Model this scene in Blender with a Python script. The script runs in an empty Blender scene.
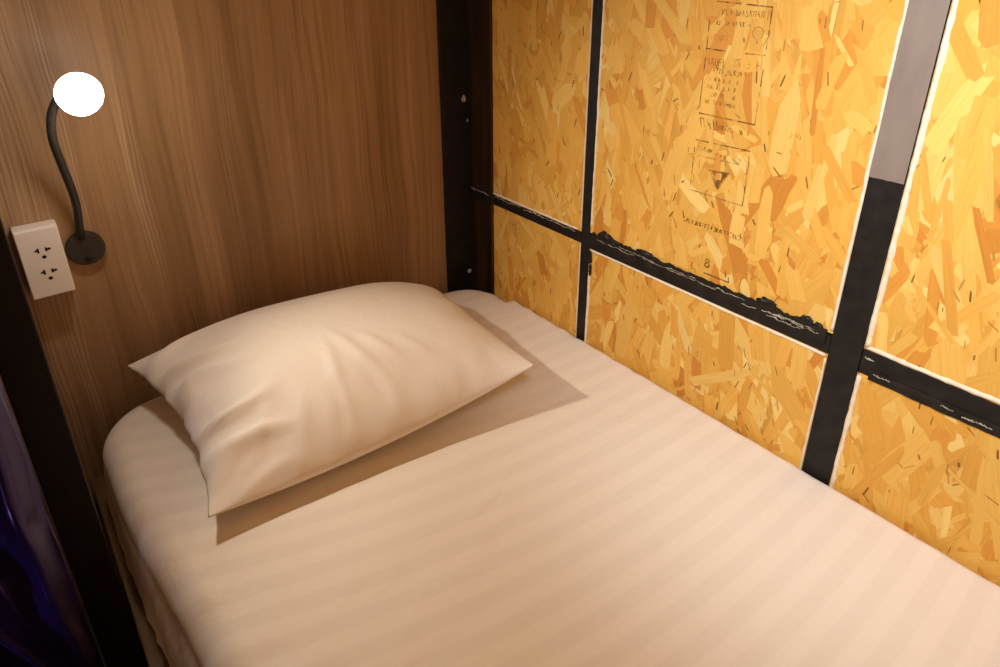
import bpy, bmesh, math, random
from mathutils import Vector, Matrix, noise
random.seed(7)
C = bpy.context.scene.collection
H = 1.23                       # camera height above the floor; all z below are given relative to the camera, then lifted
D = 1.2815                     # head wall
W = 0.927                      # right wall face
ZM = -0.784                    # mattress top
ZB = -0.94                     # bed deck top

def P(x, y, z): return Vector((x, y, z + H))

# ---------------------------------------------------------------- materials
def mat(name, col, rough=0.5, spec=0.5, metal=0.0):
    m = bpy.data.materials.new(name); m.use_nodes = True
    b = m.node_tree.nodes['Principled BSDF']
    b.inputs['Base Color'].default_value = (*col, 1)
    b.inputs['Roughness'].default_value = rough
    b.inputs['Specular IOR Level'].default_value = spec
    b.inputs['Metallic'].default_value = metal
    return m, m.node_tree.nodes, m.node_tree.links, b

def nd(N, t, **kw):
    n = N.new(t)
    for k, v in kw.items():
        if k.startswith('i_'):
            n.inputs[k[2:].replace('_', ' ')].default_value = v
        else: setattr(n, k, v)
    return n

def ramp(N, stops, interp='LINEAR'):
    r = N.new('ShaderNodeValToRGB'); cr = r.color_ramp; cr.interpolation = interp
    while len(cr.elements) < len(stops): cr.elements.new(0.5)
    for e, (p, c) in zip(cr.elements, stops):
        e.position = p; e.color = (*c, 1)
    return r

def bump(N, L, b, src, strength, dist):
    n = nd(N, 'ShaderNodeBump', i_Strength=strength, i_Distance=dist)
    L.new(src, n.inputs['Height']); L.new(n.outputs[0], b.inputs['Normal']); return n

def mapped(N, L, scale, rot=(0, 0, 0), kind='Object'):
    tc = N.new('ShaderNodeTexCoord'); mp = N.new('ShaderNodeMapping')
    mp.inputs['Scale'].default_value = scale; mp.inputs['Rotation'].default_value = rot
    L.new(tc.outputs[kind], mp.inputs['Vector']); return mp

def mix(N, L, fac, a, b, blend='MIX'):
    m = N.new('ShaderNodeMix'); m.data_type = 'RGBA'; m.blend_type = blend
    for sock, v in ((m.inputs[0], fac), (m.inputs[6], a), (m.inputs[7], b)):
        if hasattr(v, 'is_linked'): L.new(v, sock)
        else: sock.default_value = v if isinstance(v, float) else (*v, 1)
    return m.outputs[2]

def make_wood():
    m, N, L, b = mat('brown_wood_laminate', (.1, .06, .035), .42, .4)
    # slow warp so the grain wanders
    mpw = mapped(N, L, (3.0, 3.0, 1.1))
    warp = nd(N, 'ShaderNodeTexNoise', i_Scale=1.6, i_Detail=2.0)
    L.new(mpw.outputs[0], warp.inputs['Vector'])
    tc = N.new('ShaderNodeTexCoord')
    vm = nd(N, 'ShaderNodeVectorMath', operation='MULTIPLY_ADD')
    L.new(warp.outputs['Color'], vm.inputs[0]); vm.inputs[1].default_value = (.05, 0, 0)
    L.new(tc.outputs['Object'], vm.inputs[2])
    def grain(sx, sz, detail, sc=1.0):
        mp = N.new('ShaderNodeMapping'); mp.inputs['Scale'].default_value = (sx, 1, sz)
        L.new(vm.outputs[0], mp.inputs['Vector'])
        n = nd(N, 'ShaderNodeTexNoise', i_Scale=sc, i_Detail=detail, i_Roughness=.6)
        L.new(mp.outputs[0], n.inputs['Vector']); return n.outputs['Fac']
    broad = grain(11, .7, 4.0); fine = grain(95, 1.6, 5.0); hair = grain(300, 4.0, 3.0)
    r1 = ramp(N, [(.28, (.215, .120, .052)), (.5, (.315, .185, .090)), (.72, (.405, .262, .145))]); L.new(broad, r1.inputs[0])
    r2 = ramp(N, [(.30, (.62, .58, .56)), (.5, (1, 1, 1)), (.75, (1.2, 1.19, 1.17))]); L.new(fine, r2.inputs[0])
    c = mix(N, L, 0.8, r1.outputs[0], r2.outputs[0], 'MULTIPLY')
    # bands of crisp light cathedral lines in a few places
    wv = nd(N, 'ShaderNodeTexWave', i_Scale=44.0, i_Distortion=9.0, i_Detail=3.0, i_Detail_Scale=.6)
    wv.bands_direction = 'X'
    mp = N.new('ShaderNodeMapping'); mp.inputs['Scale'].default_value = (1, 1, .12); L.new(vm.outputs[0], mp.inputs['Vector'])
    L.new(mp.outputs[0], wv.inputs['Vector'])
    band = grain(9.0, .5, 2.0)
    rb = ramp(N, [(.545, (0, 0, 0)), (.62, (1, 1, 1))]); L.new(band, rb.inputs[0])
    rw = ramp(N, [(.5, (0, 0, 0)), (.72, (1, 1, 1))]); L.new(wv.outputs['Fac'], rw.inputs[0])
    msk = nd(N, 'ShaderNodeMath', operation='MULTIPLY'); L.new(rb.outputs[0], msk.inputs[0]); L.new(rw.outputs[0], msk.inputs[1])
    mk2 = nd(N, 'ShaderNodeMath', operation='MULTIPLY'); L.new(msk.outputs[0], mk2.inputs[0]); mk2.inputs[1].default_value = .62
    c = mix(N, L, mk2.outputs[0], c, (.46, .33, .22))
    rh = ramp(N, [(.28, (.5, .46, .44)), (.40, (1, 1, 1))]); L.new(hair, rh.inputs[0])
    c = mix(N, L, .6, c, rh.outputs[0], 'MULTIPLY')
    L.new(c, b.inputs['Base Color'])
    bump(N, L, b, fine, .25, .002)
    return m

def make_strand():
    m, N, L, b = mat('strand_board', (.6, .35, .12), .55, .18)
    at = nd(N, 'ShaderNodeVertexColor', layer_name='Col')
    mp = mapped(N, L, (14, 260, 1), kind='UV')
    n = nd(N, 'ShaderNodeTexNoise', i_Scale=1.0, i_Detail=4.0, i_Roughness=.6); L.new(mp.outputs[0], n.inputs['Vector'])
    r = ramp(N, [(.25, (.84, .80, .74)), (.5, (1, 1, 1)), (.75, (1.06, 1.07, 1.1))]); L.new(n.outputs['Fac'], r.inputs[0])
    c = mix(N, L, .75, at.outputs['Color'], r.outputs[0], 'MULTIPLY')
    L.new(c, b.inputs['Base Color']); bump(N, L, b, n.outputs['Fac'], .3, .001)
    return m

def make_black(name, col=(.012, .010, .009), rough=.5, wear=None):
    m, N, L, b = mat(name, col, rough, .22)
    mp = mapped(N, L, (1, 1, 1))
    n = nd(N, 'ShaderNodeTexNoise', i_Scale=38.0, i_Detail=5.0); L.new(mp.outputs[0], n.inputs['Vector'])
    r = ramp(N, [(.3, tuple(.7 * k for k in col)), (.7, tuple(1.5 * k for k in col))]); L.new(n.outputs['Fac'], r.inputs[0])
    L.new(r.outputs[0], b.inputs['Base Color'])
    bump(N, L, b, n.outputs['Fac'], .25, .001)
    return m

def make_sheet():
    m, N, L, b = mat('striped_satin_sheet', (.8, .74, .68), .6, .25)
    uv = N.new('ShaderNodeTexCoord'); sp = N.new('ShaderNodeSeparateXYZ'); L.new(uv.outputs['UV'], sp.inputs[0])
    # satin stripes: the weave alternates matt and shiny every 23 mm
    a = nd(N, 'ShaderNodeMath', operation='SUBTRACT'); L.new(sp.outputs['Y'], a.inputs[0]); a.inputs[1].default_value = .124
    s = nd(N, 'ShaderNodeMath', operation='MULTIPLY'); L.new(a.outputs[0], s.inputs[0]); s.inputs[1].default_value = 2 * math.pi / .0465
    k = nd(N, 'ShaderNodeMath', operation='COSINE'); L.new(s.outputs[0], k.inputs[0])
    r = ramp(N, [(.35, (0, 0, 0)), (.65, (1, 1, 1))])
    mr = nd(N, 'ShaderNodeMapRange'); mr.inputs['From Min'].default_value = -1; mr.inputs['From Max'].default_value = 1
    L.new(k.outputs[0], mr.inputs['Value']); L.new(mr.outputs[0], r.inputs[0])
    c = mix(N, L, r.outputs[0], (.845, .78, .71), (.808, .743, .673)); L.new(c, b.inputs['Base Color'])
    rr = nd(N, 'ShaderNodeMapRange'); rr.inputs['To Min'].default_value = .52; rr.inputs['To Max'].default_value = .62
    L.new(r.outputs[0], rr.inputs['Value']); L.new(rr.outputs[0], b.inputs['Roughness'])
    mp = mapped(N, L, (1, 1.6, 1)); n = nd(N, 'ShaderNodeTexNoise', i_Scale=9.0, i_Detail=4.0, i_Distortion=.6); L.new(mp.outputs[0], n.inputs['Vector'])
    bump(N, L, b, n.outputs['Fac'], .22, .02)
    b.inputs['Sheen Weight'].default_value = .1
    return m

def make_pillow():
    m, N, L, b = mat('white_cotton_pillowcase', (.83, .765, .70), .7, .25)
    mp = mapped(N, L, (1, 1, 1)); n = nd(N, 'ShaderNodeTexNoise', i_Scale=14.0, i_Detail=4.0, i_Distortion=.8); L.new(mp.outputs[0], n.inputs['Vector'])
    bump(N, L, b, n.outputs['Fac'], .2, .015)
    b.inputs['Sheen Weight'].default_value = .1
    return m

def make_curtain():
    m, N, L, b = mat('purple_satin', (.006, .003, .034), .22, 1.0)
    mp = mapped(N, L, (1, 1, 1)); n = nd(N, 'ShaderNodeTexNoise', i_Scale=40.0, i_Detail=3.0); L.new(mp.outputs[0], n.inputs['Vector'])
    bump(N, L, b, n.outputs['Fac'], .08, .004)
    b.inputs['Sheen Weight'].default_value = .08; b.inputs['Sheen Tint'].default_value = (.35, .25, 1, 1)
    b.inputs['Specular Tint'].default_value = (.40, .30, 1, 1)
    return m

def make_noisy(name, c1, c2, scale=20, rough=.6, stretch=(1, 1, 1), spec=.4, bmp=.2):
    m, N, L, b = mat(name, c1, rough, spec)
    mp = mapped(N, L, stretch); n = nd(N, 'ShaderNodeTexNoise', i_Scale=float(scale), i_Detail=5.0); L.new(mp.outputs[0], n.inputs['Vector'])
    r = ramp(N, [(.3, c1), (.7, c2)]); L.new(n.outputs['Fac'], r.inputs[0]); L.new(r.outputs[0], b.inputs['Base Color'])
    if bmp: bump(N, L, b, n.outputs['Fac'], bmp, .002)
    return m

def make_ink():
    m, N, L, b = mat('faded_brown_ink', (.17, .075, .018), .6, .2)
    mp = mapped(N, L, (1, 1, 1)); n = nd(N, 'ShaderNodeTexNoise', i_Scale=70.0, i_Detail=3.0); L.new(mp.outputs[0], n.inputs['Vector'])
    r = ramp(N, [(.36, (.12, .12, .12)), (.60, (.80, .80, .80))]); L.new(n.outputs['Fac'], r.inputs[0]); L.new(r.outputs[0], b.inputs['Alpha'])
    return m

M = dict(
    wood=make_wood(), strand=make_strand(), black=make_black('black_paint'), smear=make_black('thick_black_paint', (.014, .012, .010), .36),
    brown=make_noisy('dark_brown_streaked', (.012, .006, .003), (.05, .024, .010), 30, .4, (1, 1.6, .12)),
    grey=make_noisy('grey_sheen_paint', (.20, .155, .13), (.27, .215, .18), 24, .38, (1, 1, .3), .6),
    seal=make_noisy('cream_sealant', (.74, .62, .46), (.86, .76, .60), 90, .6),
    pale_streak=make_noisy('scrape_highlight_paint', (.16, .13, .09), (.52, .45, .34), 160, .6),
    sheet=make_sheet(), pillow=make_pillow(), curtain=make_curtain(),
    deck=make_noisy('varnished_plywood', (.09, .055, .02), (.13, .08, .032), 16, .5, (6, 1, 1)),
    floor=make_noisy('dark_floor_tile', (.03, .026, .024), (.045, .04, .036), 12, .5),
    plaster=make_noisy('dark_plaster', (.10, .09, .08), (.13, .12, .11), 30, .8),
    plastic=mat('white_plastic', (.78, .72, .68), .35, .5)[0],
    hole=mat('socket_dark', (.012, .01, .01), .6, .3)[0],
    lamp=make_noisy('matt_black_metal', (.022, .019, .016), (.03, .026, .022), 120, .42),
    chip=make_noisy('bare_steel_chip', (.35, .33, .30), (.5, .47, .42), 200, .5),
    post=make_noisy('dark_navy_steel', (.009, .008, .013), (.014, .012, .018), 30, .5, (1, 1, 1), .15),
    ink=make_ink(),
)
mb, N_, L_, b_ = mat('lamp_glow', (1, 1, 1), .5)
b_.inputs['Emission Color'].default_value = (1, .90, .76, 1); b_.inputs['Emission Strength'].default_value = 150
M['glow'] = mb

# ---------------------------------------------------------------- helpers
def link(o, parent=None):
    C.objects.link(o)
    if parent: o.parent = parent; o.matrix_parent_inverse = Matrix.Translation(-parent.location) if parent.parent is None else parent_inv(parent)
    return o
def parent_inv(p):
    w = Vector((0, 0, 0)); q = p
    while q: w += q.location; q = q.parent
    # every object here is only translated, so the world offset is the sum of (already compensated) locations
    return p_world(p).inverted()
def p_world(p):
    m = Matrix.Translation(p.location)
    if p.parent: m = p_world(p.parent) @ p.matrix_parent_inverse @ m
    return m
def obj(name, bm, m, parent=None, smooth=False, origin=None):
    me = bpy.data.meshes.new(name); bm.normal_update(); bm.to_mesh(me); bm.free()
    for k in (m if isinstance(m, (list, tuple)) else [m]): me.materials.append(k)
    if smooth: me.polygons.foreach_set('use_smooth', [True] * len(me.polygons))
    o = bpy.data.objects.new(name, me)
    return link(o, parent)
def empty(name, loc):
    o = bpy.data.objects.new(name, None); o.empty_display_size = .05; o.location = loc; C.objects.link(o); return o
def tag(o, label, cat, group=None):
    o['label'] = label; o['category'] = cat
    if group: o['group'] = group
    return o
def struct(name, bm, m):
    o = obj(name, bm, m); o['kind'] = 'structure'; return o

def box(bm, x0, x1, y0, y1, z0, z1, bev=0.0, seg=2, rel=True):
    z0 += H * rel; z1 += H * rel
    v = [bm.verts.new(c) for c in ((x0, y0, z0), (x1, y0, z0), (x1, y1, z0), (x0, y1, z0), (x0, y0, z1), (x1, y0, z1), (x1, y1, z1), (x0, y1, z1))]
    fs = [bm.faces.new([v[i] for i in f]) for f in ((3, 2, 1, 0), (4, 5, 6, 7), (0, 1, 5, 4), (1, 2, 6, 5), (2, 3, 7, 6), (3, 0, 4, 7))]
    if bev:
        es = list({e for f in fs for e in f.edges})
        bmesh.ops.bevel(bm, geom=es, offset=bev, segments=seg, affect='EDGES', profile=.5)
    return bm
def BM(): return bmesh.new()

def frame_of(t):
    t = t.normalized(); a = Vector((0, 0, 1)) if abs(t.z) < .9 else Vector((1, 0, 0))
    u = t.cross(a).normalized(); return u, t.cross(u).normalized()
def tube(bm, pts, rad, n=12, cap=True):
    rings = []
    for i, p in enumerate(pts):
        t = pts[min(i + 1, len(pts) - 1)] - pts[max(i - 1, 0)]
        if i == 0: u, w = frame_of(t)
        else:
            t.normalize(); u = (u - t * u.dot(t)).normalized(); w = t.cross(u).normalized()
        r = rad[i] if isinstance(rad, (list, tuple)) else rad
        rings.append([bm.verts.new(p + u * r * math.cos(2 * math.pi * k / n) + w * r * math.sin(2 * math.pi * k / n)) for k in range(n)])
    for a, b in zip(rings, rings[1:]):
        for k in range(n): bm.faces.new((a[k], a[(k + 1) % n], b[(k + 1) % n], b[k]))
    if cap:
        bm.faces.new(rings[0][::-1]); bm.faces.new(rings[-1])
    return rings
def lathe(bm, c, axis, prof, n=32):
    """prof: list of (distance along axis, radius)"""
    ax = axis.normalized(); u, w = frame_of(ax); rings = []
    for t, r in prof:
        q = c + ax * t
        if r < 1e-6: rings.append([bm.verts.new(q)]); continue
        rings.append([bm.verts.new(q + u * r * math.cos(2 * math.pi * k / n) + w * r * math.sin(2 * math.pi * k / n)) for k in range(n)])
    for a, b in zip(rings, rings[1:]):
        for k in range(n):
            if len(a) == 1 and len(b) == 1: continue
            if len(a) == 1: bm.faces.new((a[0], b[(k + 1) % n], b[k]))
            elif len(b) == 1: bm.faces.new((a[k], a[(k + 1) % n], b[0]))
            else: bm.faces.new((a[k], a[(k + 1) % n], b[(k + 1) % n], b[k]))
    bmesh.ops.recalc_face_normals(bm, faces=bm.faces)
def catmull(pts, n=8):
    out = []; q = [pts[0]] + pts + [pts[-1]]
    for i in range(1, len(q) - 2):
        for k in range(n):
            t = k / n; a, b, c, d = q[i - 1:i + 3]
            out.append(.5 * ((2 * b) + (c - a) * t + (2 * a - 5 * b + 4 * c - d) * t * t + (3 * b - a - 3 * c + d) * t ** 3))
    out.append(pts[-1]); return out

# ---------------------------------------------------------------- setting
YF = -0.75                      # foot end of what is built
wb = struct('wall_back', box(BM(), -1.3, 1.05, D, D + .06, -H, .85), M['wood'])
struct('wall_right', box(BM(), W + .035, W + .10, YF - .2, D, -H, .85), M['plaster'])
struct('unseen_wall_left', box(BM(), -1.36, -1.30, YF - .2, D, -H, .85), M['plaster'])  # unseen dark wall, added to block ambient light from the left
struct('floor', box(BM(), -1.3, 1.05, YF - .4, D + .06, -H - .05, -H), M['floor'])

# ---------------------------------------------------------------- strand board panels
PAL = [((.71, .385, .075), 34), ((.74, .43, .095), 24), ((.665, .335, .058), 20), ((.77, .49, .13), 11), ((.64, .285, .048), 9), ((.57, .235, .038), 4), ((.79, .545, .175), 3)]
PALC = [c for c, w in PAL for _ in range(w)]
def clip(poly, y0, y1, z0, z1):
    for ax, lim, s in ((0, y0, 1), (0, y1, -1), (1, z0, 1), (1, z1, -1)):
        out = []
        for i, a in enumerate(poly):
            b = poly[(i + 1) % len(poly)]
            da, db = (a[ax] - lim) * s, (b[ax] - lim) * s
            if da >= 0: out.append(a)
            if da * db < 0:
                t = da / (da - db); out.append(tuple(a[k] + (b[k] - a[k]) * t for k in range(4)))
        poly = out
        if len(poly) < 3: return []
    return poly
def strand_panel(y0, y1, z0, z1, label, seed):
    rnd = random.Random(seed)
    bm = BM(); box(bm, W, W + .013, y0, y1, z0, z1)
    col = bm.loops.layers.float_color.new('Col'); uvl = bm.loops.layers.uv.new('UVMap')
    for f in bm.faces:
        for l in f.loops: l[col] = (.60, .32, .06, 1); l[uvl].uv = (l.vert.co.z, l.vert.co.y)
    area = (y1 - y0) * (z1 - z0)
    n = int(area * 3600)
    def strand(cy, cz, L, wd, ang, c, lift):
        ca, sa = math.cos(ang), math.sin(ang); tap = rnd.uniform(.35, 1.0); tap2 = rnd.uniform(.35, 1.0); sk = rnd.uniform(-.5, .5)
        raw = [(-L / 2, -wd / 2 * tap), (-L / 2 + L * .12 * rnd.random(), -wd / 2), (0, -wd / 2 * rnd.uniform(.85, 1.2)), (L / 2 - L * .2 * rnd.random(), -wd / 2), (L / 2 + sk * wd, -wd / 2 * tap2 * .6),
               (L / 2 - sk * wd, wd / 2 * tap2), (L / 2 - L * .25, wd / 2 * rnd.uniform(.8, 1.1)), (-L * .1, wd / 2 * rnd.uniform(.85, 1.15)), (-L / 2 + L * .1 * rnd.random(), wd / 2), (-L / 2 - sk * wd * .6, wd / 2 * tap * .5)]
        off = rnd.random() * 20
        poly = [(cy + a * sa + b * ca, cz + a * ca - b * sa, a + off, b + off) for a, b in raw]
        poly = clip(poly, y0, y1, z0, z1)
        if len(poly) < 3: return
        vs = [bm.verts.new((W - lift, p[0], p[1] + H)) for p in poly]
        try: f = bm.faces.new(vs)
        except ValueError: return
        f.normal_update()
        if f.normal.x > 0: f.normal_flip()
        k = {v: p for v, p in zip(vs, poly)}
        for l in f.loops: l[col] = (*c, 1); l[uvl].uv = (k[l.vert][2], k[l.vert][3])
    for i in range(n):
        c = rnd.choice(PALC); v = rnd.uniform(.94, 1.06); c = tuple(min(.9, k * v) for k in c)
        ang = rnd.gauss(.1, .42) if rnd.random() < .90 else rnd.uniform(-1.2, 1.2)
        strand(rnd.uniform(y0 - .02, y1 + .02), rnd.uniform(z0 - .02, z1 + .02), rnd.uniform(.03, .14), rnd.choice((rnd.uniform(.006, .02), rnd.uniform(.014, .042))), ang, c, rnd.uniform(.0001, .0011))
    for i in range(int(area * 420)):        # thin dark gaps and bark slivers
        c = rnd.choice([(.30, .13, .025), (.36, .16, .03), (.44, .21, .045), (.20, .09, .02), (.50, .25, .055)])
        ang = rnd.gauss(.05, .38) if rnd.random() < .85 else rnd.uniform(-1.6, 1.6)
        strand(rnd.uniform(y0, y1), rnd.uniform(z0, z1), rnd.uniform(.004, .020), rnd.uniform(.0008, .0026), ang, c, rnd.uniform(.0012, .0014))
    o = obj('strand_board_panel', bm, M['strand'])
    tag(o, label, 'wall panel', 'strand board panels between the black bars')
    return o

def bead(parent, a, b, wd, seed, x=None, rag=.45):
    pv = [v.co for v in parent.data.vertices]; by0, by1 = min(v.y for v in pv) + .0001, max(v.y for v in pv) - .0001; bz0, bz1 = min(v.z for v in pv) + .0001, max(v.z for v in pv) - .0001
    cl = lambda v, lo, hi: max(lo, min(hi, v))
    """an uneven ribbon of sealant from a to b (y,z) lying on the board"""
    rnd = random.Random(seed); bm = BM(); x = W if x is None else x
    a = Vector((0, *a)); b = Vector((0, *b)); t = (b - a); Lg = t.length; t.normalize(); nrm = Vector((0, -t.z, t.y))
    n = max(6, int(Lg / .008)); rows = []
    for i in range(n + 1):
        s = i / n; p = a + (b - a) * s + Vector((0, 0, H))
        k = noise.noise(Vector((s * Lg * 28, seed * 3.1, 0))); k2 = noise.noise(Vector((s * Lg * 70, seed * 7.3, 4)))
        h1 = wd / 2 * (1 + rag * (k + .6 * k2) * 1.4); h2 = wd / 2 * (1 + rag * (k2 - k))
        hgt = .0016 * (1 + .5 * k2) + .0006
        rows.append([bm.verts.new((x - q, cl(p.y + nrm.y * o_, by0, by1), cl(p.z + nrm.z * o_, bz0, bz1))) for o_, q in ((-h2, -.001), (-h2 * .7, hgt), (0, hgt * 1.5), (h1 * .7, hgt), (h1, -.001))])
    for r0, r1 in zip(rows, rows[1:]):
        for k in range(4): bm.faces.new((r0[k], r0[k + 1], r1[k + 1], r1[k]))
    bm.faces.new(rows[0]); bm.faces.new(rows[-1][::-1]); bmesh.ops.recalc_face_normals(bm, faces=bm.faces)
    return obj('sealant_bead', bm, M['seal'], parent, True)

ZT = .45; ZL = -1.0
Y1, Y2, Y3, Y4, Y5 = .886, .861, .353, .307, YF
pA = strand_panel(Y1, 1.186, -.536, ZT, 'strand board panel beside the dark corner post, above the rail', 11)
pA2 = strand_panel(Y1, 1.186, ZL, -.562, 'small strand board panel in the far corner, below the rail beside the pillow end', 12)
pB = strand_panel(Y3, Y2, -.530, ZT, 'wide strand board panel with the faded printed stamp between the two upright bars', 13)
pB2 = strand_panel(Y3, Y2, ZL, -.566, 'strand board panel between the two upright bars, below the rail and above the mattress edge', 14)
pC = strand_panel(Y5, Y4, -.532, ZT, 'brightest strand board panel right of the thick upright bar, above the rail', 15)
pC2 = strand_panel(Y5, Y4, ZL, -.573, 'strand board panel right of the thick upright bar, below the rail', 16)
bead(pA, (1.1865, -.5335), (.90, -.5345), .007, 1)
bead(pA, (.8875, -.53), (.8875, ZT), .0022, 2)
bead(pA2, (.8875, -.565), (.8875, -.95), .0025, 3)
bead(pB, (.8590, -.515), (.8590, ZT), .0048, 4)
bead(pB, (.3555, -.525), (.3555, ZT), .0065, 5)
bead(pB2, (.857, -.568), (.357, -.570), .0062, 6)
bead(pB2, (.8575, -.575), (.8575, -.95), .0075, 7, rag=.6)
bead(pB2, (.3555, -.575), (.3555, -.95), .0045, 8)
bead(pC, (.3030, -.527), (.3030, ZT), .0095, 9, rag=.45)
bead(pC, (.303, -.5285), (-.4, -.5275), .0085, 10, rag=.5)
bead(pC2, (.3035, -.578), (.3035, -.95), .0085, 21, rag=.5)

# ---- printed stamp on the wide panel
def stamp():
    rnd = random.Random(5); x = W - .0016; cur = [BM()]
    def flush(name, label=None):
        o = obj(name, cur[0], M['ink'], pB); cur[0] = BM()
        if label: o['label'] = label
    def quad(ya, za, yb, zb, wd):
        d = Vector((0, yb - ya, zb - za)); d.normalize(); nn = Vector((0, -d.z, d.y)) * wd / 2
        pts = [Vector((x, ya, za + H)) + nn, Vector((x, yb, zb + H)) + nn, Vector((x, yb, zb + H)) - nn, Vector((x, ya, za + H)) - nn]
        bm = cur[0]; f = bm.faces.new([bm.verts.new(p) for p in pts]); f.normal_update()
        if f.normal.x > 0: f.normal_flip()
    def line(ya, za, yb, zb, wd, gap=.06):
        n = max(2, int(math.hypot(yb - ya, zb - za) / .008))
        for i in range(n):
            if rnd.random() < gap: continue
            s, t = i / n, (i + 1.05) / n; j = rnd.uniform(-.0003, .0003)
            quad(ya + (yb - ya) * s + j, za + (zb - za) * s, ya + (yb - ya) * t + j, za + (zb - za) * t, wd * rnd.uniform(.7, 1.15))
    yl, yr = .634, .532
    line(yl, -.095, yl, -.242, .0017, .12); line(yr, -.070, yr, -.138, .0018); line(yr, -.150, yr, -.242, .0015, .3)
    flush('printed_border', 'faded brown ruled box of the printed stamp')
    line(yl, -.290, yl, -.368, .0018, .15); line(yr, -.300, yr, -.375, .0018, .05)
    lo_ = cur[0]; cur[0] = BM(); line(.625, -.067, yr, -.071, .0020, .1); line(yl, -.138, .600, -.139, .0022, 0); line(.565, -.139, yr, -.138, .0018, .1)
    line(yl, -.241, yr, -.242, .0022, 0); flush('printed_border'); cur[0] = lo_; line(yl, -.286, yr, -.284, .0018, .1); line(yl, -.312, yr, -.309, .0011, .3); line(yl, -.374, yr, -.375, .0012, .05)
    flush('printed_border', 'faded brown ruled box of the printed stamp')
    def glyphs(y0, y1, z, h, dens=.85, slant=0.0, w=.0010):
        y = y0
        while y > y1:
            if rnd.random() < dens:
                q = h * .42; a, b = y, y - q
                for k in range(rnd.choice((2, 3, 3))):
                    s = rnd.choice(((a, -.5, a, .5), (b, -.5, b, .5), (a, .5, b, .5), (a, -.5, b, -.5), (a, 0, b, 0), (a, .5, b, -.5), (a, -.5, b, .5)))
                    quad(s[0] + slant * s[1] * h, z + s[1] * h, s[2] + slant * s[3] * h, z + s[3] * h + 1e-5, w)
            y -= h * rnd.uniform(.6, .85)
    glyphs(.618, .545, -.082, .008, .6); glyphs(.622, .560, -.098, .006, .5); glyphs(.628, .550, -.120, .007, .5)
    flush('printed_text')
    glyphs(.630, .600, -.157, .010, .9); glyphs(.582, .536, -.154, .011, .9); glyphs(.618, .600, -.166, .008, .9); glyphs(.606, .560, -.170, .007, .95)
    flush('printed_text')
    for z in (-.184, -.196, -.208, -.220): glyphs(.625, .585, z, .006, .6); glyphs(.580, .565, z, .006, .4)
    flush('printed_text')
    glyphs(.628, .600, -.256, .015, .95, .25, .0014); glyphs(.594, .540, -.258, .007, .7)
    flush('printed_text')
    glyphs(.628, .598, -.299, .006, .85); glyphs(.592, .545, -.303, .005, .4)
    flush('printed_text')
    glyphs(.640, .585, -.4305, .0075, .98, 0, .0016); flush('printed_text'); glyphs(.578, .520, -.4305, .0075, .95, 0, .0016)
    flush('printed_text')
    for k in range(14):                                            # round seal
        a, b = k * math.tau / 14, (k + .8) * math.tau / 14; r = .0085
        quad(.549 + r * math.cos(a), -.108 + r * math.sin(a), .549 + r * math.cos(b), -.108 + r * math.sin(b), .0012)
        if k % 2: quad(.549 + r * .45 * math.cos(a), -.108 + r * .45 * math.sin(a), .549 + r * .45 * math.cos(b), -.108 + r * .45 * math.sin(b), .0012)
    flush('printed_seal', 'round printed seal')
    # triangle mark, point down, with a light notch
    ta, tb, tc = (.602, -.332), (.564, -.329), (.581, -.362)
    for k in range(9):
        s = k / 8.5
        a = (ta[0] + (tc[0] - ta[0]) * s, ta[1] + (tc[1] - ta[1]) * s); b = (tb[0] + (tc[0] - tb[0]) * s, tb[1] + (tc[1] - tb[1]) * s)
        if k in (1, 2, 3):
            m1, m2 = .38 - .03 * k, .66 + .02 * k
            quad(*a, a[0] + (b[0] - a[0]) * m1, a[1] + (b[1] - a[1]) * m1, .0040); quad(a[0] + (b[0] - a[0]) * m2, a[1] + (b[1] - a[1]) * m2, *b, .0040)
        else: quad(*a, *b, .0034)
    flush('triangle_mark', 'printed triangle mark pointing down')
    # large figure 8
    for cz, ry, rz in ((-.4915, .0036, .0034), (-.4995, .0044, .0042)):
        for k in range(12):
            a, b = k * math.tau / 12, (k + 1.1) * math.tau / 12
            quad(.5815 + ry * math.cos(a), cz + rz * math.sin(a), .5815 + ry * math.cos(b), cz + rz * math.sin(b), .0026)
    flush('printed_figure', 'printed figure 8')
    line(.612, -.5165, .535, -.5155, .0028, .15); line(.545, -.497, .543, -.508, .0026, 0); line(.612, -.505, .612, -.516, .0016, .2); line(.538, -.506, .536, -.515, .002, .1)
    flush('printed_edge')
stamp()

# ---------------------------------------------------------------- black steel frame in the right wall
fr = tag(empty('steel_frame', P(W, .6, -H)), 'black painted steel frame of upright bars and rails dividing the strand board wall', 'frame')
g_ = .0003
def bar(name, x0, x1, y0, y1, z0, z1, m=None, bev=.0012): return obj(name, box(BM(), x0, x1, y0 + g_, y1 - g_, z0 + g_, z1 - g_, bev), m or M['black'], fr)
# corner post on the head wall, dark brown strip beside it on the right wall
bm = BM(); box(bm, .844, W, D - .008, D - .0005, -H, ZT, .001)
cp = obj('corner_post', bm, M['black'], fr)
cf = obj('side_strip', box(BM(), W - .006, W - .0005, 1.1868, D - .0085, -H, ZT, .001), M['brown'], cp); cf['label'] = 'dark brown strip beside the corner post'
def chip(px, pz, ry, rz, seed, name):
    bm = BM(); rnd = random.Random(seed)
    vs = [bm.verts.new((px + ry * math.cos(k * math.tau / 14) * rnd.uniform(.8, 1.15) * (1 - .35 * math.sin(k * math.tau / 14)), D - .0086, pz + H + rz * math.sin(k * math.tau / 14))) for k in range(14)]
    f = bm.faces.new(vs); r = bmesh.ops.extrude_face_region(bm, geom=[f])
    for v in r['geom']:
        if isinstance(v, bmesh.types.BMVert): v.co.y += .002
    bmesh.ops.recalc_face_normals(bm, faces=bm.faces)
    return obj(name, bm, M['chip'], cp)
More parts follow.
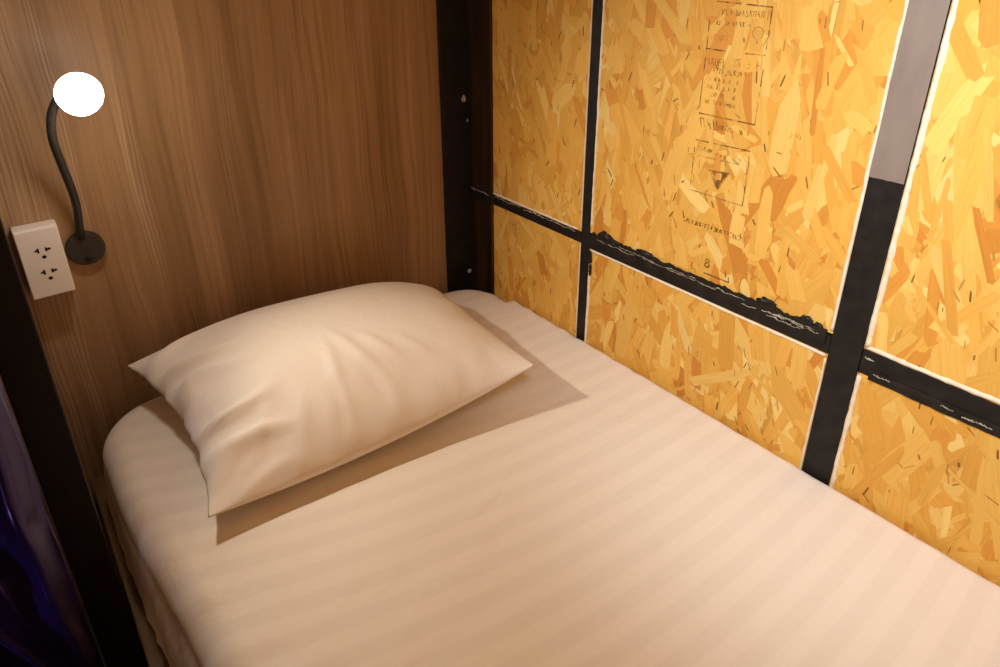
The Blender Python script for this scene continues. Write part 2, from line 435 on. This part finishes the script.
chip(.906, -.314, .0065, .0085, 3, 'paint_chip'); chip(.9155, -.3685, .002, .004, 4, 'paint_chip')
bm = BM(); lathe(bm, P(.911, D - .008, -.772), Vector((0, -1, 0)), [(0, .006), (.002, .006), (.0035, .004), (.0036, 0)], 16); obj('bolt_head', bm, M['chip'], cp, True)
xf = W - .0022
bar('post', xf, W + .030, Y2, Y1, -H, ZT)
# thick post: black paint, with the reflected sheen of the upper length painted grey
bm = BM(); box(bm, W - .004, W + .030, Y4 + g_, Y3 - g_, -H, ZT, .0015)
tp = obj('post', bm, M['black'], fr); tp['label'] = 'thick upright bar, black with a grey sheen painted on above'
def ragged(y0, y1, za, zb, amp, seed, x, th=.0014, name='paint', m=None, parent=None, vert=False, fr_=60):
    """a plate of paint with one ragged edge: between za (straight) and zb (ragged)"""
    bm = BM(); n = 90; rows = []
    for i in range(n + 1):
        s = i / n; y = y0 + (y1 - y0) * s
        k = noise.noise(Vector((y * fr_, seed, 0))) + .6 * noise.noise(Vector((y * fr_ * 3.1, seed, 5))) + .3 * noise.noise(Vector((y * fr_ * 8, seed, 9)))
        z2 = zb + amp * k; q = th * (1 + .6 * noise.noise(Vector((y * 90, seed, 2))))
        rows.append([bm.verts.new(c) for c in ((x, y, za + H), (x - q, y, za + H), (x - q * .9, y, (za + z2) / 2 + H), (x - q * 1.2, y, z2 - .0008 + H), (x, y, z2 + H))])
    for a, b in zip(rows, rows[1:]):
        for k in range(4): bm.faces.new((a[k], a[k + 1], b[k + 1], b[k]))
        bm.faces.new((a[4], a[0], b[0], b[4]))
    bm.faces.new(rows[0]); bm.faces.new(rows[-1][::-1]); bmesh.ops.recalc_face_normals(bm, faces=bm.faces)
    return obj(name, bm, m or M['smear'], parent)
ragged(Y4 + .0008, Y3 - .0008, ZT - .02, -.278, .0015, 2, W - .0042, .0005, 'painted_sheen', M['grey'], tp, fr_=20)
rA = bar('rail', xf, W + .026, Y1 + .0002, D - .010, -.562, -.536)
rB = bar('rail', xf, W + .026, Y3 + .0002, Y2 - .0002, -.566, -.534)
rC = bar('rail', xf, W + .026, Y5, Y4 - .0002, -.573, -.532)
# corner strip passes in front of the rail's end: lap the rail over it
obj('rail_end', box(BM(), W - .010, W - .0062, 1.187, D - .009, -.562, -.536, .0008), M['black'], rA)
ragged(Y2 - .0085, Y3 + .0085, -.551, -.5265, .0055, 7, W - .0016, .0026, 'paint_smear', None, rB)
ragged(Y4 - .016, -.4, -.560, -.5755, .0025, 27, W - .0016, .0018, 'paint_smear', None, rC, fr_=50)
ragged(1.185, Y1 + .001, -.548, -.5375, .002, 37, W - .0016, .0018, 'paint_smear', None, rA, fr_=60)
def blob(y, z, r, seed, parent, x=W - .001, name='paint_blob', m=None, sy=1.0, sz=1.0):
    bm = BM(); bmesh.ops.create_icosphere(bm, subdivisions=3, radius=1)
    for v in bm.verts:
        k = 1 + .45 * noise.noise(v.co * 2.3 + Vector((seed, 0, 0))) + .2 * noise.noise(v.co * 6 + Vector((seed, 3, 0)))
        ky = Y2 - .0004 if parent is pB2 else 9
        v.co = Vector((min(W - .0016, W - .0016 - r * .1 + v.co.x * r * .28 * k), min(ky, y + v.co.y * r * k * sy), z + H + v.co.z * r * k * sz))
    return obj(name, bm, m or M['smear'], parent, True)
blob(.818, -.527, .017, 1, rB, sy=1.1, sz=.7); blob(.800, -.531, .013, 2, rB, sy=1.6, sz=.6); blob(.716, -.527, .010, 3, rB, sy=2.2, sz=.7)
blob(.462, -.524, .011, 4, rB, sy=1.6, sz=.8); blob(.395, -.526, .009, 5, rB, sy=1.3, sz=.9); blob(.376, -.528, .007, 6, rB)
blob(.857, -.585, .008, 7, pB2, sy=.6, sz=2.2); blob(.855, -.612, .006, 8, pB2, sy=.6, sz=2.6)
# light scraped streaks along the smeared rail, and the painted highlight on the rail end
def streaks(parent, lst, seed, dx=0.):
    rnd = random.Random(seed)
    for (y0, y1, z, wd) in lst:
        bm = BM(); n = 44; rows = []
        for i in range(n + 1):
            s = i / n; y = y0 + (y1 - y0) * s; e = math.sin(math.pi * s) ** .5
            k = noise.noise(Vector((y * 160, z * 900, seed))); k2 = noise.noise(Vector((y * 420, z * 900, seed + 5))); h = wd * e * max(0, .45 + 1.1 * k + .6 * k2) + .00015; zz = z + (.0026 + .3 * wd) * noise.noise(Vector((y * 70, seed, z * 300))) + .0012 * k2
            rows.append([bm.verts.new((W - q, y, zz + o_ + H)) for o_, q in ((-h, .0030 + dx), (0, .0056 + dx), (h, .0030 + dx))])
        for a, b in zip(rows, rows[1:]):
            for q in range(2): bm.faces.new((a[q], a[q + 1], b[q + 1], b[q]))
        bmesh.ops.recalc_face_normals(bm, faces=bm.faces)
        obj('scrape_highlight_streak', bm, M['pale_streak'], parent)
streaks(rB, [(.84, .785, -.5375, .0022), (.78, .735, -.5335, .0016), (.735, .69, -.5345, .002), (.665, .59, -.5330, .0028), (.60, .555, -.5365, .0018), (.565, .50, -.5340, .0030), (.505, .478, -.541, .0016), (.468, .405, -.5370, .0050), (.46, .40, -.5425, .0030), (.44, .38, -.5345, .0035), (.41, .372, -.5375, .0040), (.72, .60, -.5365, .0024), (.82, .74, -.5385, .0022)], 3)
streaks(rC, [(.285, .262, -.5645, .0012), (.196, .18, -.566, .0012), (.17, .135, -.5685, .0014), (.302, .288, -.5445, .003)], 4)
streaks(rA, [(1.265, 1.19, -.5375, .0014)], 6, .0072)  # pale streak painted as the highlight along the rail end's top edge
streaks(rA, [(1.18, 1.08, -.5385, .0016), (1.07, .99, -.5395, .0028), (.99, .90, -.5395, .0014)], 5)

# ---------------------------------------------------------------- post and curtain on the open side
bm = BM(); box(bm, -.0605, -.0120, .90, .955, -H, ZT, .002)
tag(obj('bed_post', bm, M['post']), 'dark steel bunk post at the left edge, between curtain and mattress', 'post')

def curtain():
    bm = BM(); G = Vector((-.060, .825, -1.135)); nr, na = 44, 220
    rows = []
    for j in range(na + 1):
        s = j / na
        # fan of folds from the gathered corner; in the curtain's own plane (u to the left and toward the room, v up)
        ang = math.radians(6 + 84 * s)
        u = Vector((-.90, -.30, 0)).normalized(); v = Vector((.004, -.02, 1)).normalized(); nn = Vector((-.06, -1, .1)).normalized()
        d = u * math.cos(ang) + v * math.sin(ang)
        row = []
        Rm = 1.0 + .75 * math.sin(ang)
        for i in range(nr + 1):
            r = .012 + Rm * (i / nr) ** 1.3
            w = .5 + .5 * math.sin(s * 66 + 1.2 * math.sin(r * 4 + s * 7)); ridge = w ** 3
            a = (.012 + .085 * r) * (1 - .7 * max(0, s - .8) / .2)
            p = G + d * r + nn * (a * (ridge - .6) + .006 * math.sin(r * 38 + s * 20) * min(1, r * 3))
            p += nn * .015 * noise.noise(Vector((s * 5, r * 3, 1)))
            if p.z < -H + .01: p.z = -H + .01
            row.append(bm.verts.new((p.x, p.y, p.z + H)))
        rows.append(row)
    for a, b in zip(rows, rows[1:]):
        for k in range(nr): bm.faces.new((a[k], a[k + 1], b[k + 1], b[k]))
    bmesh.ops.recalc_face_normals(bm, faces=bm.faces)
    o = obj('curtain', bm, M['curtain'], None, True)
    md = o.modifiers.new('thick', 'SOLIDIFY'); md.thickness = .0012
    tag(o, 'purple satin bunk curtain in folds at the lower left edge', 'curtain')
curtain()

# ---------------------------------------------------------------- bed base
bb = tag(empty('bunk_platform', P(.42, .3, -H)), 'wooden bunk base showing as a narrow brown strip between post and mattress', 'bed platform')
obj('deck', box(BM(), -.0095, W - .008, YF, D - .010, ZB - .020, ZB, .002), M['deck'], bb)
for nm, a in (('side_rail', (-.0095, .010, YF, D - .012, ZB - .12, ZB - .0205)), ('side_rail', (W - .05, W - .012, YF, D - .012, ZB - .12, ZB - .0205))):
    obj(nm, box(BM(), *a, .002), M['deck'], bb)
for lx in (.012, W - .105):
    for ly in (YF + .02, D - .08): obj('leg', box(BM(), lx, lx + .05, ly, ly + .05, -H, ZB - .0205, .002), M['deck'], bb)

# ---------------------------------------------------------------- mattress
def xl(y):     # left edge of the top outline, drawn in by the sheet toward the middle
    t = max(0., min(1., (1.03 - y) / .45)); return .016 + .030 * (t * t * (3 - 2 * t))
XR = W - .006; YB = D - .022
def stripe(x, y): return y + .066 * (x - .65) - .175 * (x - .65) ** 2 + .15 * (y - .39) * (x - .65)
def spaced(n, e):          # 0..1, denser at both ends
    return [.5 - .5 * math.copysign(abs(math.cos(math.pi * i / n)) ** e, math.cos(math.pi * i / n)) for i in range(n + 1)]
def mattress():
    root = tag(empty('mattress', P(.46, .3, ZB)), 'single mattress in a cream fitted sheet with satin stripes, under the pillow', 'mattress')
    bm = BM(); uvl = bm.loops.layers.uv.new('UVMap')
    us, vs = spaced(84, .8), spaced(150, .8)
    R = .115; rz = .045
    def outline(u, v):
        y = YF + (YB - YF) * v
        lx, rx = xl(y), XR
        x = lx + (rx - lx) * u
        # round the plan corners: squeeze corner squares into quarter discs
        cy = YB - R
        if y > cy:
            for cx, sg in ((xl(cy) + R, -1), (rx - R, 1)):
                a = (x - cx) * sg / R; b = (y - cy) / R
                if a > 0 and b > 0:
                    k = max(a, b) / math.hypot(a, b); x, y = cx + sg * a * k * R, cy + b * k * R
        return x, y
    def dist(x, y):
        lx = xl(y); cy = YB - R
        d = min(x - lx, XR - x, YB - y, y - YF)
        if y > cy:
            for cx, sg in ((xl(cy) + R, -1), (XR - R, 1)):
                if (x - cx) * sg > 0: d = min(d, R - math.hypot(x - cx, y - cy))
        return max(0., d)
    def top(x, y):
        d = dist(x, y); z = ZM
        # edges roll over; the wall side is nearly square, the head end and open side are softer
        rr = rz
        if XR - x < .06 and y < 1.1: rr = .013
        if d < rr: z -= rr - math.sqrt(max(0, rr * rr - (rr - d) ** 2))
        z += .0035 * noise.noise(Vector((x * 3.2, y * 2.1, 0))) * min(1, d / .08)
        # short tuck ripples along the wall side
        q = max(0., 1 - (XR - x) / .09)
        z += .0022 * q * math.sin(y * 105 + 3 * noise.noise(Vector((y * 9, 0, 3)))) * (.5 + noise.noise(Vector((y * 14, 2, 0))))
        q = max(0., 1 - (x - xl(y)) / .10) if y < 1.02 else 0.
        z += .004 * q * math.sin(y * 62 + 5 * noise.noise(Vector((y * 7, 0, 8))))
        return z
    grid = []
    for v in vs:
        row = []
        for u in us:
            x, y = outline(u, v); row.append(bm.verts.new((x, y, top(x, y) + H)))
        grid.append(row)
    for a, b in zip(grid, grid[1:]):
        for k in range(len(us) - 1): bm.faces.new((a[k], a[k + 1], b[k + 1], b[k]))
    nu, nv = len(us) - 1, len(vs) - 1
    loop = [grid[0][k] for k in range(nu + 1)] + [grid[j][nu] for j in range(1, nv + 1)] + [grid[nv][k] for k in range(nu - 1, -1, -1)] + [grid[j][0] for j in range(nv - 1, 0, -1)]
    prev = loop; c0 = [v.co.copy() for v in loop]
    cen = Vector((.46, .3, 0)); levels = [.12, .3, .5, .7, .86, 1.0]
    for t in levels:
        cur = []
        for p in c0:
            out = Vector((-1, 0, 0)) if p.x < xl(p.y) + .02 and p.y < YB - .06 else Vector((0, 0, 0))
            x, y = p.x, p.y; zt = p.z; z = zt + (ZB + .004 + H - zt) * t
            if out.x:
                base = .002 + .012 * max(0, min(1, (1.0 - y) / .3))
                fold = noise.noise(Vector((y * 26 + t * 5.5, t * 1.3, 2))); f2 = noise.noise(Vector((y * 52 + t * 9, t * 2, 6)))
                am = min(1, t * 2.2) * max(.15, min(1, (1.12 - y) / .25))
                x = x + (base - x) * (t ** .8) * .85 + am * (.017 * fold + .010 * f2) * (1 - .5 * t)
                x = max(x, -.006)
            cur.append(bm.verts.new((x, y, z)))
        n = len(cur)
        for k in range(n): bm.faces.new((prev[k], cur[k], cur[(k + 1) % n], prev[(k + 1) % n]))
        prev = cur
    bmesh.ops.recalc_face_normals(bm, faces=bm.faces)
    for f in bm.faces:
        for l in f.loops: l[uvl].uv = (l.vert.co.x, stripe(l.vert.co.x, l.vert.co.y))
    obj('fitted_sheet', bm, M['sheet'], root, True)
    obj('mattress_core', box(BM(), .062, XR - .03, YF + .03, YB - .05, ZB + .0005, ZM - .06, .02), M['pillow'], root)
mattress()

# ---------------------------------------------------------------- pillow
def pillow():
    BL, FL, FR, BR = Vector((.094, 1.222, -.693)), Vector((.1115, .817, -.745)), Vector((.687, .759, -.699)), Vector((.736, 1.192, -.724))
    nu, nv = 110, 76
    def mid(u, v):      # -1..1
        a, b = (u + 1) / 2, (v + 1) / 2
        p = FL * (1 - a) * (1 - b) + FR * a * (1 - b) + BR * a * b + BL * (1 - a) * b
        p = p.copy()
        p.x += .034 * (1 - v * v) * max(0, -u) ** 3                 # left side drawn in
        p.x += (.007 * noise.noise(Vector((v * 4.5, 3, 0))) + .004 * noise.noise(Vector((v * 11, 5, 0)))) * (1 - v * v) * max(0, -u) ** 4
        p.x -= .006 * (1 - v * v) * max(0, u) ** 3
        p.z -= .024 * (1 - u * u) * max(0, -v) ** 2
        p.y += .006 * (1 - u * u) * max(0, -v) ** 2
        cc = max(0, u) ** 7 * max(0, v) ** 7; p.x -= .030 * cc; p.y -= .030 * cc; p.z -= .018 * cc
        p.z += .032 * (1 - u * u) * max(0, v) ** 2                  # back seam bows up against the wall
        return p
    def profv(v):
        c = .22; q = (v - c) / (1 + c) if v < c else (v - c) / (1 - c); return (1 - abs(q) ** 2.3) ** .68
    def prof(t): return (1 - abs(t) ** 2.8) ** .66
    def ridge(x, y, x0, y0, x1, y1, w, amp):
        d = Vector((x1 - x0, y1 - y0)); L = d.length; d /= L; q = Vector((x - x0, y - y0)); s = q.dot(d) / L; t = q.x * d.y - q.y * d.x
        if s < -.3 or s > 1.3: return 0.
        e = max(0., 1 - (2 * s - 1) ** 2 * .6) if 0 <= s <= 1 else max(0., .4 - 1.33 * (max(-s, s - 1)))
        return amp * e * math.exp(-(t / w) ** 2)
    def wrinkle(x, y, u, v):
        z = 0.
        for a in ((.375, .975, .355, .86, .010, .006), (.40, 1.0, .43, .885, .009, .006), (.445, .965, .475, .90, .008, .005), (.36, .90, .33, .82, .010, -.004), (.415, .90, .42, .83, .012, -.004),
                  (.50, .93, .53, .87, .009, .004), (.25, .93, .20, .86, .012, .004), (.30, .91, .27, .84, .012, .004)):
            z += ridge(x, y, *a)
        e = max(0., -u - .42) / .58
        q = .5 + .5 * math.sin(v * 17 + 3.2 * noise.noise(Vector((v * 2.4, u * 2.5, 0)))); z += (.034 * q ** 2.2 - .012) * e * (1 - e * .25) * (1 - v * v) ** .3
        e2 = max(0., u - .7) / .3
        z += .003 * e2 * math.sin(v * 13)
        e3 = max(0., -v - .55) / .45
        z += .0035 * e3 * math.sin(u * 21 + 3 * noise.noise(Vector((u * 3, 4, 0)))) * (1 - u * u) ** .4
        z += .005 * noise.noise(Vector((x * 9, y * 9, 1.5)))
        return z
    bm = BM()
    gu = [math.sin(math.pi / 2 * (-1 + 2 * i / nu)) * .5 + (-1 + 2 * i / nu) * .5 for i in range(nu + 1)]
    gv = [math.sin(math.pi / 2 * (-1 + 2 * i / nv)) * .5 + (-1 + 2 * i / nv) * .5 for i in range(nv + 1)]
    def surf(u, v, side):
        p = mid(u, v); t = prof(u) * profv(v)
        if side > 0:
            h = .086 * t * (1 + .08 * v) + wrinkle(p.x, p.y, u, v) * min(1, t * 2.2)
            p = p + Vector((.0, -.10, 1)).normalized() * h
        else:
            p = p - Vector((0, 0, 1)) * (.060 * t)
        p.z = max(p.z, ZM + .0025); p.y = min(p.y, D - .003)
        return p
    top = [[None] * (nu + 1) for _ in range(nv + 1)]; bot = [[None] * (nu + 1) for _ in range(nv + 1)]
    for j, v in enumerate(gv):
        for i, u in enumerate(gu):
            p = surf(u, v, 1); top[j][i] = bm.verts.new((p.x, p.y, p.z + H))
            if i in (0, nu) or j in (0, nv): bot[j][i] = top[j][i]
            else:
                q = surf(u, v, -1); bot[j][i] = bm.verts.new((q.x, q.y, q.z + H))
    for g, fl in ((top, False), (bot, True)):
        for j in range(nv):
            for i in range(nu):
                f = (g[j][i], g[j][i + 1], g[j + 1][i + 1], g[j + 1][i]); bm.faces.new(f[::-1] if fl else f)
    o = obj('pillow', bm, M['pillow'], None, True)
    tag(o, 'plump white pillow lying against the brown wood wall on the mattress', 'pillow')
pillow()

# ---------------------------------------------------------------- power outlet
ol = tag(empty('power_outlet', P(.022, D, -.53)), 'white surface mounted double power outlet on the brown wood wall beside the post', 'power outlet')
yb, yf = D - .0005, 1.241
obj('back_box', box(BM(), -.0085, .0535, yf + .008, yb, -.530, -.409, .002), M['plastic'], ol)
fp = obj('faceplate', box(BM(), -.0080, .0530, yf, yf + .0078, -.5295, -.4095, .0018, 3), M['plastic'], ol)
def slot(pts):
    bm = BM(); mx, mz = sum(q[0] for q in pts) / len(pts), sum(q[1] for q in pts) / len(pts)
    vs = [bm.verts.new((mx + (x - mx) * 1.35, yf - .0004, mz + (z - mz) * 1.35 + H)) for x, z in pts]; f = bm.faces.new(vs)
    r = bmesh.ops.extrude_face_region(bm, geom=[f])
    for v in r['geom']:
        if isinstance(v, bmesh.types.BMVert): v.co.y += .004
    bmesh.ops.recalc_face_normals(bm, faces=bm.faces); obj('socket_hole', bm, M['hole'], fp)
for cz in (-.4455, -.4845):
    slot([(.0125, cz), (.0165, cz + .0016), (.0165, cz + .0032), (.0185, cz + .0032), (.0185, cz - .0032), (.0165, cz - .0032), (.0165, cz - .0016)])
    slot([(.0285, cz + .0026), (.0305, cz + .0026), (.0305, cz + .0015), (.0345, cz + .0013), (.0345, cz - .0013), (.0305, cz - .0015), (.0305, cz - .0026), (.0285, cz - .0026)])
    slot([(.0238 + .0024 * math.cos(k * math.tau / 14), cz - .0125 + .0022 * math.sin(k * math.tau / 14)) for k in range(14)])

# ---------------------------------------------------------------- reading lamp
rl = tag(empty('reading_lamp', P(.085, D, -.50)), 'black gooseneck reading lamp glowing on the brown wood wall above the outlet', 'wall lamp')
bm = BM(); lathe(bm, P(.0855, D - .0005, -.471), Vector((0, -1, 0)), [(0, 0), (0, .0300), (.012, .0300), (.0145, .0285), (.0152, .026), (.0152, 0)], 48)
base = obj('base', bm, M['lamp'], rl)
for p in base.data.polygons: p.use_smooth = len(p.vertices) == 4 and abs(p.normal.y) < .5
bm = BM(); lathe(bm, P(.0855, D - .0155, -.488), Vector((0, -1, 0)), [(0, 0), (0, .006), (.002, .0055), (.0026, .003), (.0026, 0)], 20); obj('switch', bm, M['hole'], base, True)
LP = P(.1165, 1.118, -.1812); ax = Vector((.16, -.92, -.10)).normalized()
neck = catmull([P(.0830, D - .014, -.447), P(.0835, 1.255, -.428), P(.0872, 1.240, -.3721), P(.0811, 1.215, -.3046), P(.0768, 1.19, -.2582), P(.0815, 1.172, -.2200), P(.094, 1.152, -.192), LP - ax * .030], 8)
bm = BM(); tube(bm, neck, [.0062 + .0004 * (k % 2) for k in range(len(neck))], 14); obj('gooseneck', bm, M['lamp'], rl, True)
bm = BM(); lathe(bm, LP, ax, [(-.034, 0), (-.034, .010), (-.030, .014), (-.012, .022), (.0, .0285), (.002, .0285), (.002, .0270), (-.004, .0262)], 36)
hd = obj('lamp_head', bm, M['lamp'], rl, True)
bm = BM(); lathe(bm, LP, ax, [(-.003, .0260), (.003, .0300), (.010, .0305), (.018, .0270), (.024, .0190), (.0275, .009), (.0283, 0)], 32)
bl = obj('bulb', bm, M['glow'], hd, True); bl['label'] = 'glowing white bulb'

# ---------------------------------------------------------------- lights, world, camera
def light(name, kind, loc, energy, col, **kw):
    l = bpy.data.lights.new(name, kind); l.energy = energy; l.color = col
    for k, v in kw.items(): setattr(l, k, v)
    o = bpy.data.objects.new(name, l); o.location = loc; C.objects.link(o); return o
def aim(o, d): o.rotation_euler = Vector(d).to_track_quat('-Z', 'Y').to_euler()
s = light('reading_lamp_beam', 'SPOT', LP + ax * .034, 10.5, (1, .88, .70), spot_size=math.radians(120), spot_blend=1.0, shadow_soft_size=.007)
aim(s, (.62, -.72, -.45))
s = light('added_fill_spot', 'SPOT', P(.20, .05, .20), 46, (1, 1, 1), spot_size=math.radians(87), spot_blend=1.0, shadow_soft_size=.12)  # unseen spot beside the camera, added to brighten the right wall and bed
aim(s, (.70, .17, -.50))

s = light('added_curtain_spot', 'SPOT', P(-.55, .36, -.90), 10, (.82, .62, 1), spot_size=math.radians(36), spot_blend=1.0, shadow_soft_size=.03)  # unseen low spot, added to bring out highlights on the curtain folds
aim(s, Vector((-.22, .84, -.74)) - Vector((-.55, .36, -.90)))

w = bpy.data.worlds.new('World'); bpy.context.scene.world = w; w.use_nodes = True
bg = w.node_tree.nodes['Background']; bg.inputs['Color'].default_value = (1, .47, .20, 1); bg.inputs['Strength'].default_value = .43

cam = bpy.data.cameras.new('camera'); co = bpy.data.objects.new('camera', cam); C.objects.link(co)
r0 = Vector((0.7810909275625271, -0.6244092550945455, -0.0031693898128559747))
r1 = Vector((-0.24980703989612643, -0.30783066795847386, -0.9180613937436728))
r2 = Vector((0.5722703956154347, 0.7178811614860182, -0.3964255696667904))
m = Matrix((r0, -r1, -r2)).transposed().to_4x4(); m.translation = (0, 0, H); co.matrix_world = m
cam.sensor_width = 36; cam.lens = 655.607 * 36 / 1000; cam.shift_y = -(333.5 - 237.3) / 1000; cam.clip_start = .01
sc = bpy.context.scene; sc.camera = co
sc.view_settings.view_transform = 'Standard'; sc.view_settings.look = 'None'; sc.view_settings.gamma = 1; sc.view_settings.use_curve_mapping = False
sc.view_settings.exposure = 0.0
